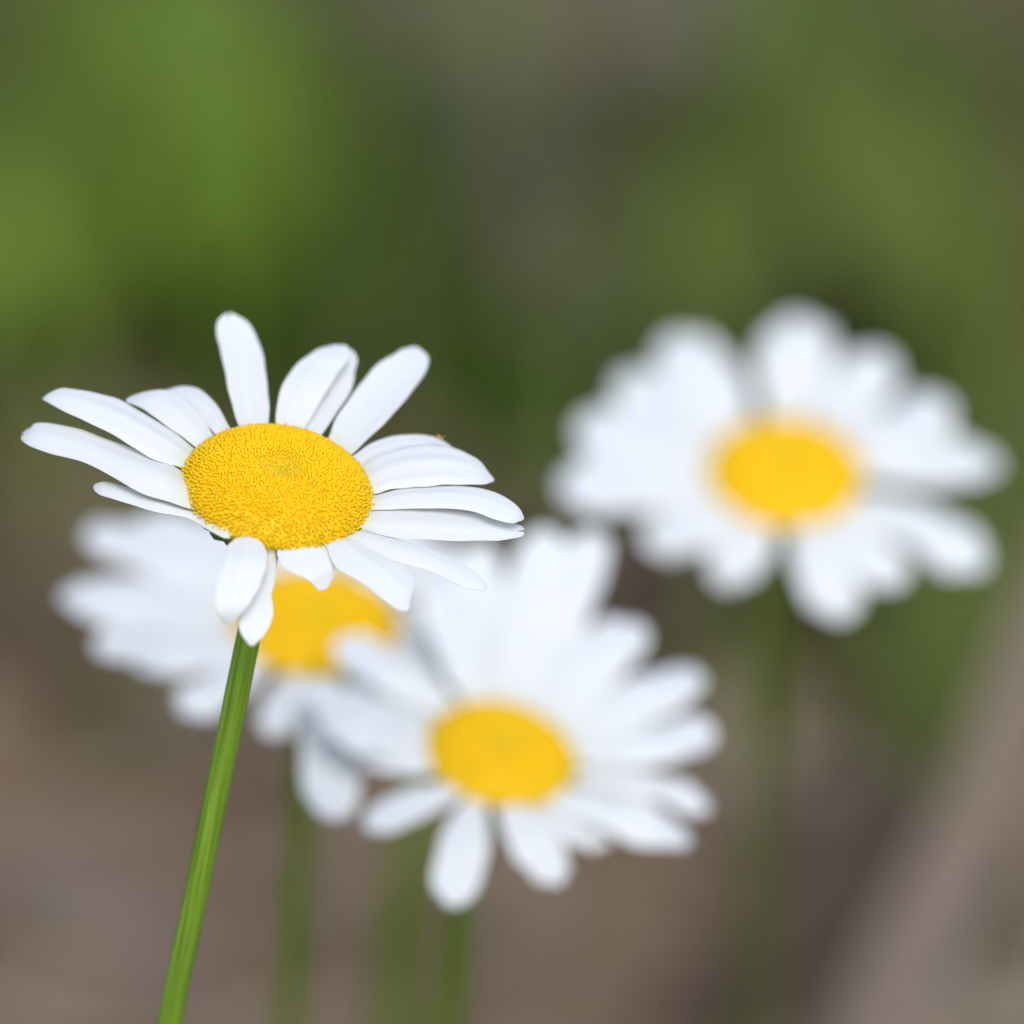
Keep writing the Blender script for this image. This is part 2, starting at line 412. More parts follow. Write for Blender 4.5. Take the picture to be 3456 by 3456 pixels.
PLANTS = {
 'bright': [[-0.0353, 0.4442, 0.0], [[-0.0367, 0.4285, 0.03, 42, 17], [-0.0367, 0.4607, 0.0181, 38, 14], [-0.0383, 0.449, 0.0202, 39, 12], [-0.0423, 0.4279, 0.026, 36, 15], [-0.0423, 0.4446, 0.0187, 32, 15], [-0.0397, 0.4414, 0.0171, 23, 15], [-0.0314, 0.4094, 0.034, 40, 15], [-0.0347, 0.4267, 0.0236, 29, 14], [-0.0277, 0.4349, 0.0195, 35, 12], [-0.0363, 0.4052, 0.03, 36, 13], [-0.038, 0.4186, 0.025, 30, 13], [-0.0413, 0.4196, 0.0185, 24, 10], [-0.03, 0.45, 0.02, 40, 13], [-0.0352, 0.4783, 0.0088, 27, 11], [-0.0284, 0.4542, 0.0192, 30, 10]]],
 'bright2': [[-0.0514, 0.4084, 0.0], [[-0.0485, 0.3903, 0.026, 36, 19], [-0.0446, 0.3952, 0.025, 27, 14], [-0.0529, 0.3947, 0.0206, 33, 16], [-0.0513, 0.3901, 0.02, 30, 14], [-0.0554, 0.3952, 0.0146, 26, 13], [-0.0482, 0.4153, 0.0084, 26, 11], [-0.0543, 0.3848, 0.03, 40, 16], [-0.0602, 0.4188, 0.0131, 36, 12], [-0.0563, 0.3931, 0.0261, 27, 16]]],
 'mid': [[-0.0276, 0.4318, 0.0], [[-0.0295, 0.3892, 0.032, 42, 18], [-0.0281, 0.4245, 0.0134, 35, 16], [-0.0275, 0.3895, 0.0303, 28, 15], [-0.0244, 0.4107, 0.026, 40, 16], [-0.0199, 0.4402, 0.0114, 35, 12], [-0.0293, 0.4334, 0.0137, 34, 12], [-0.0338, 0.4126, 0.022, 34, 12], [-0.0345, 0.4235, 0.0149, 22, 9], [-0.0305, 0.4158, 0.0198, 32, 11], [-0.0225, 0.4347, 0.022, 40, 14], [-0.0198, 0.4621, 0.0119, 31, 13], [-0.0226, 0.4392, 0.0173, 25, 13]]],
 'dark': [[-0.0202, 0.4265, 0.0], [[-0.0194, 0.3981, 0.022, 42, 28], [-0.0181, 0.4061, 0.0147, 39, 21], [-0.0181, 0.4112, 0.018, 29, 27], [-0.0243, 0.3996, 0.02, 38, 24], [-0.0283, 0.3964, 0.0175, 25, 17], [-0.0232, 0.4069, 0.0168, 28, 20], [-0.0172, 0.3987, 0.018, 38, 24], [-0.0171, 0.4098, 0.0155, 23, 22], [-0.0134, 0.3969, 0.0146, 30, 18], [-0.0211, 0.4092, 0.02, 38, 22], [-0.0186, 0.4255, 0.0138, 28, 16], [-0.0215, 0.4168, 0.0144, 33, 22], [-0.0201, 0.4074, 0.016, 38, 24], [-0.0224, 0.4138, 0.0128, 26, 22], [-0.0163, 0.4048, 0.014, 24, 22], [-0.0169, 0.4226, 0.012, 36, 20], [-0.0144, 0.4399, 0.0075, 25, 20], [-0.0218, 0.441, 0.0057, 30, 19], [-0.0223, 0.4095, 0.01, 36, 18], [-0.027, 0.4222, 0.0041, 23, 17], [-0.0242, 0.4179, 0.0074, 23, 15]]],
 'dark2': [[-0.0002, 0.4008, 0.0], [[0.0008, 0.3764, 0.01, 36, 20], [-0.0038, 0.3835, 0.0059, 31, 14], [0.0053, 0.3811, 0.0047, 27, 16], [0.0024, 0.3725, 0.006, 30, 18], [-0.0023, 0.3723, 0.0058, 19, 14], [-0.0009, 0.3749, 0.0037, 20, 18], [-0.0036, 0.3934, 0.006, 30, 16], [-0.0026, 0.3963, 0.0034, 20, 15], [-0.0043, 0.4001, 0.004, 23, 12]]],
 'olive': [[0.0315, 0.4189, 0.0], [[0.0291, 0.4059, 0.04, 52, 16], [0.0263, 0.4333, 0.0303, 43, 12], [0.0296, 0.4401, 0.0274, 34, 15], [0.0342, 0.3897, 0.036, 50, 18], [0.0318, 0.4116, 0.0292, 46, 14], [0.0331, 0.4029, 0.0296, 34, 17], [0.0397, 0.3872, 0.03, 46, 22], [0.0404, 0.4074, 0.0175, 40, 18], [0.0428, 0.3912, 0.0266, 42, 16], [0.0371, 0.423, 0.026, 44, 14], [0.0361, 0.445, 0.0181, 30, 11], [0.0367, 0.4468, 0.0119, 31, 14], [0.037, 0.4077, 0.014, 40, 14], [0.0396, 0.4115, 0.0123, 31, 12], [0.0342, 0.4194, 0.0064, 25, 12], [0.0234, 0.38, 0.03, 40, 16], [0.0267, 0.4014, 0.0232, 33, 14], [0.0236, 0.3964, 0.0212, 34, 13], [0.0204, 0.399, 0.024, 36, 13], [0.0211, 0.3977, 0.0209, 29, 9], [0.0198, 0.4153, 0.0117, 22, 12]]],
 'olive2': [[0.0452, 0.3752, 0.0], [[0.0473, 0.3392, 0.014, 44, 18], [0.0459, 0.3592, 0.0073, 38, 16], [0.0517, 0.3427, 0.0128, 41, 13], [0.0429, 0.3255, 0.01, 44, 16], [0.0405, 0.3334, 0.0096, 28, 16], [0.0416, 0.3286, 0.0058, 41, 14], [0.0455, 0.4008, 0.02, 40, 14], [0.0458, 0.418, 0.0147, 26, 11], [0.0447, 0.398, 0.0174, 33, 11]]]}
PLANT_INFO = {
 'bright': ('bright', "blurred yellow-green leafy weed in the top left corner of the background"),
 'bright2': ('bright', "blurred bright green weed at the left edge, above the front daisy's long petals"),
 'mid': ('mid', "blurred mid-green weed between the bright leaves and the darkest green patch"),
 'dark': ('dark', "darkest green weed, a deep green blur above the front daisy"),
 'dark2': ('dark', "dark green low weed in the gap between the front daisy and the right daisy"),
 'olive': ('olive', "blurred olive green weed in the background above the right daisy"),
 'olive2': ('olive', "blurred olive weed at the right edge beside the right daisy's lower petals"),
}
rp = random.Random(3)
def weed(key):
    base, leaves = PLANTS[key]; m, label = PLANT_INFO[key]
    b = Vector(base); b.z = hgt(b.x, b.y)
    o = empty("leafy_weed", b); tag(o, label, "weed", "leafy weeds behind the daisies")
    V, F, UV = tube([(0, 0, -.004), (0, .001, .004), (0, .001, .010)], .0022, seg=10, rows=8)
    mesh_obj("crown", V, F, M_leaf[m], o, uv=UV)
    for (x, y, z, ln, wd) in leaves:
        V, F, UV = leaf_blade((0, 0, .006), Vector((x, y, z)) - b, ln * 1e-3, wd * 1e-3, rp)
        mesh_obj("leaf", V, F, M_leaf[m], o, uv=UV)
for key in PLANTS: weed(key)

def from_ground(path):
    """carry a path that rises out of the ground down to it and re-base it there"""
    P = [Vector(p) for p in path]
    return P
def stalk():
    P = [Vector(p) for p in [[-0.00809, 0.12975, 0.10321], [-0.0093, 0.13416, 0.0902], [-0.01, 0.14215, 0.07329]]]
    d = (P[-1] - P[-2]).normalized(); d = (d + Vector((0, 0, -.6))).normalized(); g = P[-1] + d * ((P[-1].z + .004) / -d.z)
    P += [P[-1].lerp(g, .5), g]; top = P[0]
    P = [Vector((top.x + .003, top.y + .002, top.z + .012))] + P
    o = empty("grass_stalk", (g.x, g.y, 0)); tag(o, "blurred bare green grass stalk just left of the lower middle daisy's stem", "grass stalk")
    V, F, UV = tube([p - o.location for p in P], .0018, seg=12, rows=40, taper=lambda t: .55 + .45 * min(1, t * 2))
    mesh_obj("stalk", V, F, M_stem_pale, o, uv=UV)
stalk()
M_shadow_leaf = mat("shadow_leaf_dark", lambda t, b, N, L: (L.new(ramp(t, nz(t, 120, 4), [(.3, (.030, .018, .010)), (.7, (.070, .042, .024))]), b.inputs["Base Color"]), setattr(b.inputs["Roughness"], "default_value", .8)))  # very dark brown, ground shadow put into the colour
def shadow_leaf(p, ln, wd, label):  # added leaf shape, its dark colour stands in for a shadowed spot of soil
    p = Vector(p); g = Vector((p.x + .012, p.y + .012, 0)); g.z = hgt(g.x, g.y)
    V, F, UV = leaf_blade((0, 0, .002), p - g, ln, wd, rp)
    o = mesh_obj("shadow_leaf", V, F, M_shadow_leaf, uv=UV, loc=g); tag(o, label, "shadow leaf shape", "leaf shapes added as shadow on the soil")
for q in [[[0.0313, 0.2769, 0.006], 0.05, 0.02, "added dark brown leaf shape standing in for shadow on the soil left of the pale slanting leaf blade"], [[0.0162, 0.3425, 0.008], 0.045, 0.022, "added dark brown leaf shape standing in for shadow on the soil between the right and lower middle daisies"]]: shadow_leaf(*q)
def strap():
    """a broad dry leaf blade leaning up from the soil, lower right"""
    P = [Vector(p) for p in [[0.02176, 0.13399, 0.04729], [0.02983, 0.14691, 0.06093], [0.03417, 0.15612, 0.0676], [0.03891, 0.16994, 0.0723], [0.04356, 0.17945, 0.07954], [0.04849, 0.18922, 0.08726], [0.05361, 0.20389, 0.09355], [0.05734, 0.21705, 0.09699]]]
    d = (P[0] - P[1]).normalized(); d.z = -.5; d.normalize(); g = P[0] + d * ((P[0].z + .003) / -d.z)
    P = [g, P[0].lerp(g, .5)] + P; b = Vector((g.x, g.y, 0)); NR, NC = 40, 11; V, F, UV = [], [], []
    for r_ in range(NR):
        t = r_ / (NR - 1); p = catmull(P, t) - b; dd = (catmull(P, min(1, t + .02)) - catmull(P, max(0, t - .02))).normalized()
        side = dd.cross(Vector((0, -.88, .47))).normalized(); nn = side.cross(dd).normalized(); w_ = .0040 * (.8 + .3 * math.sin(math.pi * t) + .12 * math.sin(t * 17)) * (1 - .25 * t)
        for c in range(NC):
            s = c / (NC - 1) * 2 - 1
            V.append(p + side * w_ * s * (1 + .06 * math.sin(t * 21 + s)) + nn * w_ * (.28 * s * s + .10 * math.sin(s * 7 + t * 6))); UV.append(((s + 1) / 2, t))
    n = len(V)
    for i in range(n): V.append(V[i] + Vector((0, .0004, -.0003))); UV.append(UV[i])
    ix = lambda r_, c: r_ * NC + c
    for r_ in range(NR - 1):
        for c in range(NC - 1):
            F.append((ix(r_, c), ix(r_, c + 1), ix(r_ + 1, c + 1), ix(r_ + 1, c)))
            F.append((n + ix(r_, c), n + ix(r_ + 1, c), n + ix(r_ + 1, c + 1), n + ix(r_, c + 1)))
        F.append((ix(r_, 0), ix(r_ + 1, 0), n + ix(r_ + 1, 0), n + ix(r_, 0)))
        F.append((ix(r_ + 1, NC - 1), ix(r_, NC - 1), n + ix(r_, NC - 1), n + ix(r_ + 1, NC - 1)))
    o = mesh_obj("dry_leaf", V, F, M_strap, uv=UV, loc=b)
    tag(o, "pale grey-brown dry leaf blade slanting up through the lower right corner", "dry leaf")
strap()

# ------------------------------------------------------------ the daisies
FLOWERS = [
 dict(c=[-0.0182, 0.00263, 0.20069], e1=[0.99151, 0.02344, -0.12793], e2=[0.0, 0.98362, 0.18025], n=[0.13006, -0.17872, 0.97527], R=7.4, H=2.5, sr=0.00095,
  stem=[[-0.0184, 0.0029, 0.19923], [-0.01885, 0.00353, 0.19582], [-0.01922, 0.00172, 0.19471], [-0.0199, 0.00044, 0.19177], [-0.02058, -0.00084, 0.18884], [-0.02212, -0.00232, 0.18127], [-0.02367, -0.00381, 0.17367], [-0.02522, -0.00512, 0.16588], [-0.02678, -0.00644, 0.15806], [-0.02941, -0.00868, 0.14186], [-0.03205, -0.01091, 0.12565], [-0.03468, -0.01314, 0.10945], [-0.03731, -0.01538, 0.09324], [-0.03994, -0.01761, 0.07703], [-0.04257, -0.01984, 0.06083], [-0.0452, -0.02208, 0.04462], [-0.04783, -0.02431, 0.02841], [-0.05046, -0.02654, 0.01221], [-0.05309, -0.02878, -0.004]],
  petals=[
   (0.1,0,[[-2.74,5.27,-0.5,-3.41,4.56,-0.5],[-3.99,7.87,-0.3,-5.11,6.68,-0.3],[-4.61,9.67,-0.3,-5.92,8.09,-0.3],[-5.48,11.08,-0.3,-6.9,9.48,-0.3],[-6.32,12.06,-0.45,-7.74,10.6,-0.45],[-7.15,12.46,-0.6,-8.33,11.17,-0.6],[-7.97,12.48,-0.8,-8.68,11.66,-0.8],[-8.55,12.35,-1.0,-8.84,11.99,-1.0]]),
   (0.13,1,[[-3.9,4.43,-0.5,-4.75,3.3,-0.5],[-5.27,6.27,0.0,-6.68,4.4,0.0],[-5.97,7.96,0.18,-7.98,5.4,0.18],[-7.09,9.62,0.3,-9.33,6.57,0.3],[-8.73,10.53,0.3,-10.43,7.71,0.3],[-10.39,10.34,0.06,-11.32,8.52,0.06],[-11.42,10.16,-0.3,-11.83,9.24,-0.3]]),
   (0.16,1,[[-5.18,3.0,-0.5,-5.62,1.25,-0.5],[-6.98,4.35,0.0,-7.71,1.43,0.0],[-8.85,5.68,0.46,-9.75,1.52,0.46],[-12.17,7.77,0.81,-12.69,3.3,0.81],[-14.23,8.42,0.87,-15.12,4.85,0.87],[-15.91,8.79,0.79,-16.69,5.86,0.79],[-17.09,9.04,0.56,-17.65,6.76,0.56],[-18.04,8.59,0.29,-18.26,7.55,0.29],[-18.41,8.43,0.0,-18.49,8.1,0.0]]),
   (0.16,2,[[-5.96,0.1,-0.5,-5.38,-2.56,-0.5],[-7.34,0.73,0.0,-6.38,-3.71,0.0],[-9.22,2.15,0.0,-8.66,-3.03,0.0],[-11.39,3.3,-0.06,-11.06,-1.96,-0.06],[-14.03,4.6,-0.29,-13.71,0.27,-0.29],[-15.93,5.57,-0.57,-15.85,1.73,-0.57],[-17.71,6.33,-0.91,-17.99,2.77,-0.91],[-18.88,6.67,-1.26,-19.29,3.8,-1.26],[-19.19,6.53,-1.6,-19.8,4.73,-1.6]]),
   (0.25,0,[[-2.63,-4.55,-0.5,-3.1,-5.54,-0.5],[-3.08,-5.27,0.0,-3.86,-6.92,0.0],[-4.98,-3.73,-0.26,-5.43,-5.67,-0.26],[-6.81,-3.04,-0.51,-6.91,-4.24,-0.51],[-9.07,-1.89,-0.77,-9.52,-3.49,-0.77],[-10.97,-0.65,-1.03,-11.3,-2.54,-1.03],[-12.39,0.13,-1.29,-12.83,-1.71,-1.29],[-13.33,0.57,-1.54,-13.65,-1.1,-1.54],[-13.81,0.68,-1.8,-14.02,-0.38,-1.8]]),
   (0.1,0,[[-3.79,-3.89,-0.5,-4.29,-4.43,-0.5],[-3.56,-3.64,-0.6,-4.39,-4.54,-0.6],[-5.95,-2.32,-0.75,-6.54,-3.37,-0.75],[-7.75,-0.89,-0.9,-8.09,-2.0,-0.9],[-9.29,0.38,-1.2,-9.51,-0.81,-1.2],[-9.99,1.03,-1.5,-10.09,0.24,-1.5]]),
   (-0.1,9,[[-2.12,5.39,-0.5,-0.68,5.86,-0.5],[-3.18,7.59,0.0,-0.78,8.37,0.0],[-3.79,10.3,0.3,-0.82,10.89,0.3],[-4.48,13.99,0.6,-1.16,13.96,0.6],[-4.9,16.6,0.8,-1.7,16.94,0.8],[-5.1,18.26,1.0,-2.35,18.73,1.0],[-4.97,19.18,1.1,-2.98,19.53,1.1],[-4.54,19.71,1.2,-3.6,19.79,1.2]]),
   (0.1,1,[[1.11,5.77,-0.5,2.31,5.31,-0.5],[1.51,8.52,-0.2,3.51,7.75,-0.2],[2.45,10.84,-0.15,4.5,10.21,-0.15],[3.51,13.49,-0.1,5.5,12.84,-0.1],[4.09,15.27,-0.05,5.86,14.5,-0.05],[4.68,16.68,0.0,5.95,15.91,0.0],[5.02,17.58,0.1,6.14,16.99,0.1],[5.37,18.2,0.2,5.98,17.52,0.2]]),
   (0.1,2,[[-0.04,5.88,-0.5,1.38,5.65,-0.5],[-0.24,8.3,0.2,2.13,7.92,0.2],[-0.11,10.24,0.6,2.97,9.98,0.6],[0.36,12.44,1.0,3.86,12.15,1.0],[1.17,14.33,1.15,4.55,14.02,1.15],[2.11,15.47,1.3,5.13,15.29,1.3],[2.95,16.51,1.25,5.37,16.47,1.25],[3.98,17.18,1.2,5.25,17.2,1.2]]),
   (-0.09,1,[[3.08,5.16,-0.5,4.1,3.94,-0.5],[3.97,7.13,0.0,5.67,5.09,0.0],[4.47,9.12,0.17,6.9,6.91,0.17],[5.52,11.9,0.34,8.43,9.47,0.34],[6.69,14.48,0.46,9.85,12.18,0.46],[7.88,16.48,0.54,11.03,14.61,0.54],[8.95,17.66,0.59,11.62,16.6,0.59],[9.56,18.47,0.54,11.65,17.93,0.54],[10.41,19.0,0.5,11.02,18.86,0.5]]),
   (0.12,0,[[4.39,3.8,-0.5,4.93,3.11,-0.5],[5.81,5.23,-0.2,6.72,4.07,-0.2],[7.3,7.04,-0.15,8.03,5.19,-0.15],[8.97,8.14,-0.1,9.47,5.94,-0.1],[10.54,8.73,-0.15,10.91,6.44,-0.15],[12.12,8.79,-0.2,12.24,6.72,-0.2],[13.22,8.26,-0.3,13.1,6.89,-0.3],[13.95,7.6,-0.4,13.71,6.92,-0.4]]),
   (0.14,1,[[5.22,2.77,-0.5,5.85,0.68,-0.5],[6.63,3.97,0.1,7.67,0.48,0.1],[7.95,4.95,0.49,9.06,0.8,0.49],[9.82,5.84,0.87,10.81,0.95,0.87],[11.61,6.22,1.03,12.59,1.18,1.03],[13.17,6.14,1.07,14.26,1.48,1.07],[14.62,5.6,1.03,15.59,1.83,1.03],[15.73,5.05,0.81,16.33,2.3,0.81],[16.48,3.9,0.6,16.78,2.84,0.6]]),
   (0.16,0,[[5.84,0.03,-0.5,5.72,-1.02,-0.5],[7.65,0.23,0.1,7.44,-1.53,0.1],[9.31,0.87,0.36,9.33,-1.51,0.36],[11.32,1.25,0.63,11.33,-1.39,0.63],[13.45,1.54,0.8,13.46,-1.3,0.8],[15.38,1.64,0.8,15.14,-1.37,0.8],[17.06,1.11,0.8,16.58,-1.99,0.8],[18.27,0.45,0.68,17.79,-2.15,0.68],[18.96,-0.2,0.49,18.54,-1.91,0.49],[19.19,-0.62,0.3,18.95,-1.36,0.3]]),
   (0.14,2,[[5.49,-1.39,-0.5,5.32,-2.8,-0.5],[7.17,-1.55,-0.1,6.89,-3.89,-0.1],[8.78,-0.9,-0.1,8.8,-4.44,-0.1],[11.18,-0.41,-0.1,11.19,-4.43,-0.1],[13.58,-0.14,-0.16,13.59,-4.21,-0.16],[15.75,-0.15,-0.24,15.76,-3.69,-0.24],[17.45,-0.52,-0.34,17.33,-3.21,-0.34],[18.42,-0.68,-0.47,18.18,-2.72,-0.47],[19.02,-0.71,-0.6,19.1,-2.16,-0.6]]),
   (0.14,0,[[4.94,-3.16,-0.5,4.37,-3.76,-0.5],[6.66,-4.09,-0.2,5.71,-5.1,-0.2],[8.83,-4.28,-0.3,8.12,-6.68,-0.3],[11.23,-4.81,-0.4,10.05,-7.29,-0.4],[13.42,-5.47,-0.65,12.23,-7.66,-0.65],[15.01,-6.24,-0.9,13.94,-8.37,-0.9],[16.0,-6.97,-1.1,15.04,-8.64,-1.1],[16.48,-7.59,-1.3,16.02,-8.48,-1.3]]),
   (0.12,1,[[4.3,-4.19,-0.5,3.02,-4.81,-0.5],[5.92,-5.44,0.0,3.78,-6.48,0.0],[7.36,-6.29,-0.05,4.66,-8.89,-0.05],[8.66,-7.15,-0.1,6.11,-10.07,-0.1],[9.85,-7.9,-0.35,7.58,-11.12,-0.35],[10.74,-8.7,-0.6,8.76,-11.98,-0.6],[10.91,-9.67,-0.8,9.64,-12.42,-0.8],[10.66,-11.06,-1.0,10.24,-12.31,-1.0]]),
   (0.08,1,[[0.47,-5.97,-0.5,2.69,-5.19,-0.5],[0.09,-7.52,-0.2,3.8,-6.22,-0.2],[0.22,-8.45,-0.26,4.17,-7.34,-0.26],[0.99,-9.54,-0.38,4.55,-8.27,-0.38],[2.31,-10.05,-0.62,4.66,-8.64,-0.62],[2.92,-10.12,-0.94,4.6,-9.05,-0.94],[3.33,-10.24,-1.3,4.32,-9.67,-1.3]]),
   (0.1,1,[[-0.76,-5.42,-0.5,-0.15,-6.14,-0.5],[-1.03,-5.94,-0.6,-0.01,-7.15,-0.6],[-0.82,-7.77,-0.94,0.16,-8.29,-0.94],[-1.04,-10.11,-1.29,0.03,-10.05,-1.29],[-1.68,-11.99,-1.69,-0.15,-11.28,-1.69],[-2.33,-13.15,-2.11,0.09,-12.53,-2.11],[-2.52,-14.01,-2.54,-0.1,-13.73,-2.54],[-2.2,-14.9,-2.97,-0.61,-14.87,-2.97],[-1.65,-15.34,-3.4,-1.15,-15.35,-3.4]]),
   (0.12,1,[[-2.25,-5.58,-0.5,-1.39,-5.44,-0.5],[-2.98,-6.98,0.3,-1.56,-6.74,0.3],[-3.83,-8.25,0.3,-0.9,-7.84,0.3],[-4.3,-10.34,0.3,-0.8,-9.99,0.3],[-4.57,-12.26,-0.2,-1.08,-11.69,-0.2],[-4.63,-13.69,-0.7,-1.76,-13.33,-0.7],[-4.4,-14.43,-1.35,-2.38,-14.1,-1.35],[-3.78,-14.61,-2.0,-2.97,-14.48,-2.0]]),
  ]),
 dict(c=[-0.01615, 0.06367, 0.15573], e1=[0.9966, 0.01452, -0.08108], e2=[0.0, 0.98434, 0.17627], n=[0.08237, -0.17567, 0.981], R=6.9, H=2.2, sr=0.001,
  stem=[[-0.01627, 0.06393, 0.15425], [-0.01656, 0.06455, 0.15082], [-0.01685, 0.06759, 0.14607], [-0.01719, 0.07052, 0.13772], [-0.01753, 0.07342, 0.12933], [-0.01815, 0.07739, 0.1187], [-0.01877, 0.08132, 0.10799], [-0.01952, 0.08607, 0.09199], [-0.02026, 0.09082, 0.07599], [-0.02101, 0.09557, 0.05999], [-0.02176, 0.10032, 0.044], [-0.02251, 0.10507, 0.028], [-0.02326, 0.10982, 0.012], [-0.02401, 0.11457, -0.004]],
  petals=[
   (0.108,2,[[-4.1,3.2,-0.4,-2.94,4.73,-0.4],[-4.97,3.58,0.0,-3.31,5.76,0.0],[-7.38,4.32,0.21,-4.79,7.71,0.11],[-9.83,5.39,0.26,-6.61,9.61,0.41],[-12.2,7.15,0.55,-8.88,11.5,0.19],[-13.81,8.77,0.11,-10.75,12.77,0.55],[-14.57,10.05,0.3,-12.12,13.27,0.32],[-14.66,10.97,0.48,-13.0,13.15,0.12]]),
   (0.135,1,[[-4.92,1.95,-0.4,-4.0,3.77,-0.4],[-6.1,2.19,0.0,-4.78,4.78,0.0],[-9.0,2.8,0.13,-6.95,6.83,0.19],[-12.06,3.69,0.15,-9.5,8.71,0.52],[-15.19,5.22,0.66,-12.56,10.4,0.01],[-17.43,6.63,0.24,-15.0,11.39,0.29],[-18.63,7.81,0.49,-16.68,11.64,-0.05],[-18.97,8.75,0.08,-17.65,11.34,0.32]]),
   (0.102,1,[[-5.34,-0.65,-0.4,-5.21,1.67,-0.4],[-6.37,-1.05,0.0,-6.18,2.26,0.0],[-9.19,-1.99,0.2,-8.89,3.17,0.12],[-12.27,-2.64,0.53,-11.9,3.78,0.14],[-15.58,-2.47,0.14,-15.2,4.14,0.46],[-18.05,-1.91,0.37,-17.69,4.18,0.02],[-19.53,-1.13,0.4,-19.24,3.77,-0.14],[-20.17,-0.25,0.36,-19.98,3.06,-0.16]]),
   (0.108,0,[[-4.83,-2.97,-0.4,-5.03,-0.93,-0.4],[-5.87,-3.83,-0.1,-6.15,-0.92,-0.1],[-8.06,-4.57,-0.14,-8.49,-0.03,-0.22],[-10.48,-5.19,0.0,-11.03,0.46,-0.54],[-13.17,-5.57,-0.01,-13.72,0.25,-0.85],[-15.2,-5.72,-0.55,-15.71,-0.36,-0.59],[-16.47,-5.47,-0.63,-16.89,-1.17,-0.69],[-17.1,-4.91,-0.93,-17.38,-2.0,-0.47]]),
   (0.147,1,[[-4.17,-3.87,-0.4,-4.56,-2.15,-0.4],[-5.29,-5.07,0.0,-5.85,-2.62,0.0],[-6.84,-5.99,-0.08,-7.71,-2.16,0.08],[-8.6,-6.84,0.08,-9.68,-2.08,-0.08],[-10.58,-7.36,-0.26,-11.69,-2.45,-0.13],[-12.1,-7.57,-0.3,-13.13,-3.06,-0.52],[-13.1,-7.42,-0.17,-13.92,-3.79,-0.91],[-13.64,-6.97,-0.59,-14.2,-4.52,-0.61]]),
   (0.155,1,[[-2.81,-4.62,-0.4,-3.89,-3.59,-0.4],[-3.69,-6.2,0.0,-5.23,-4.72,0.0],[-4.44,-7.98,0.04,-6.84,-5.67,-0.04],[-5.43,-9.76,0.06,-8.42,-6.89,-0.06],[-6.78,-11.2,-0.04,-9.86,-8.24,-0.34],[-7.94,-12.03,-0.78,-10.77,-9.31,-0.03],[-8.85,-12.35,-0.78,-11.13,-10.16,-0.3],[-9.51,-12.26,-0.63,-11.05,-10.78,-0.57]]),
   (0.132,0,[[-0.42,-5.38,-0.4,-1.61,-5.03,-0.4],[-0.55,-7.48,0.0,-2.26,-6.97,0.0],[-0.44,-9.03,-0.08,-3.11,-8.25,0.0],[-0.52,-10.68,-0.01,-3.83,-9.7,-0.16],[-0.89,-12.06,-0.11,-4.31,-11.06,-0.66],[-1.34,-12.93,-0.4,-4.48,-12.01,-1.03],[-1.83,-13.39,-1.11,-4.36,-12.65,-0.71],[-2.33,-13.52,-0.83,-4.04,-13.02,-1.17]]),
   (0.089,0,[[1.71,-5.21,-0.4,0.0,-5.25,-0.4],[2.41,-7.27,0.0,-0.02,-7.34,0.0],[3.17,-11.06,0.31,-0.63,-11.16,0.29],[3.72,-15.05,0.46,-1.0,-15.18,0.54],[3.9,-19.13,0.39,-0.96,-19.27,0.61],[3.81,-21.93,0.44,-0.67,-22.05,0.15],[3.43,-23.64,-0.19,-0.17,-23.74,0.51],[2.87,-24.43,-0.07,0.44,-24.49,0.27]]),
   (0.137,1,[[3.18,-3.67,-0.4,2.23,-5.45,-0.4],[4.24,-4.75,0.0,2.89,-7.29,0.0],[5.63,-4.75,0.02,3.52,-8.72,0.06],[6.98,-5.05,-0.04,4.36,-9.99,0.21],[8.24,-5.54,-0.17,5.54,-10.64,-0.01],[9.05,-6.07,-0.72,6.56,-10.76,0.1],[9.37,-6.73,-0.12,7.37,-10.5,-0.76],[9.3,-7.43,-0.59,7.95,-9.98,-0.41]]),
   (0.083,2,[[5.22,-0.72,-0.4,4.76,-2.83,-0.4],[6.7,-0.76,0.0,6.04,-3.77,0.0],[8.09,-0.35,-0.01,7.07,-5.06,0.09],[9.55,-0.26,0.09,8.28,-6.12,0.08],[11.04,-0.42,0.35,9.73,-6.46,-0.53],[12.1,-0.75,-0.55,10.89,-6.3,-0.07],[12.66,-1.34,-0.59,11.69,-5.81,-0.29],[12.81,-2.09,-0.77,12.15,-5.1,-0.23]]),
   (0.113,2,[[5.01,2.06,-0.4,5.42,-0.18,-0.4],[6.93,2.91,0.0,7.52,-0.3,0.0],[8.05,3.92,0.09,8.97,-1.08,0.15],[9.35,4.65,0.02,10.49,-1.57,0.48],[10.89,5.08,0.34,12.07,-1.33,0.14],[12.1,5.15,0.24,13.19,-0.74,0.09],[12.93,4.78,0.62,13.8,0.04,-0.38],[13.39,4.1,0.47,13.99,0.9,-0.27]]),
   (0.129,1,[[3.43,4.21,-0.4,4.63,2.68,-0.4],[5.47,6.5,0.0,7.18,4.32,0.0],[6.11,7.94,0.19,8.78,4.53,0.13],[7.02,9.26,0.27,10.33,5.02,0.4],[8.31,10.4,0.31,11.73,6.03,0.62],[9.46,11.06,0.96,12.61,7.04,0.11],[10.39,11.18,0.62,12.92,7.95,0.54],[11.08,10.89,0.48,12.79,8.7,0.72]]),
   (0.15,2,[[2.02,5.02,-0.4,3.41,4.09,-0.4],[3.14,7.6,0.0,5.13,6.27,0.0],[3.36,9.09,0.19,6.47,7.02,0.21],[3.84,10.58,0.29,7.7,8.0,0.55],[4.73,12.05,0.44,8.71,9.39,0.75],[5.6,13.05,1.12,9.26,10.6,0.28],[6.39,13.49,0.67,9.34,11.52,0.87],[7.07,13.48,1.06,9.06,12.15,0.54]]),
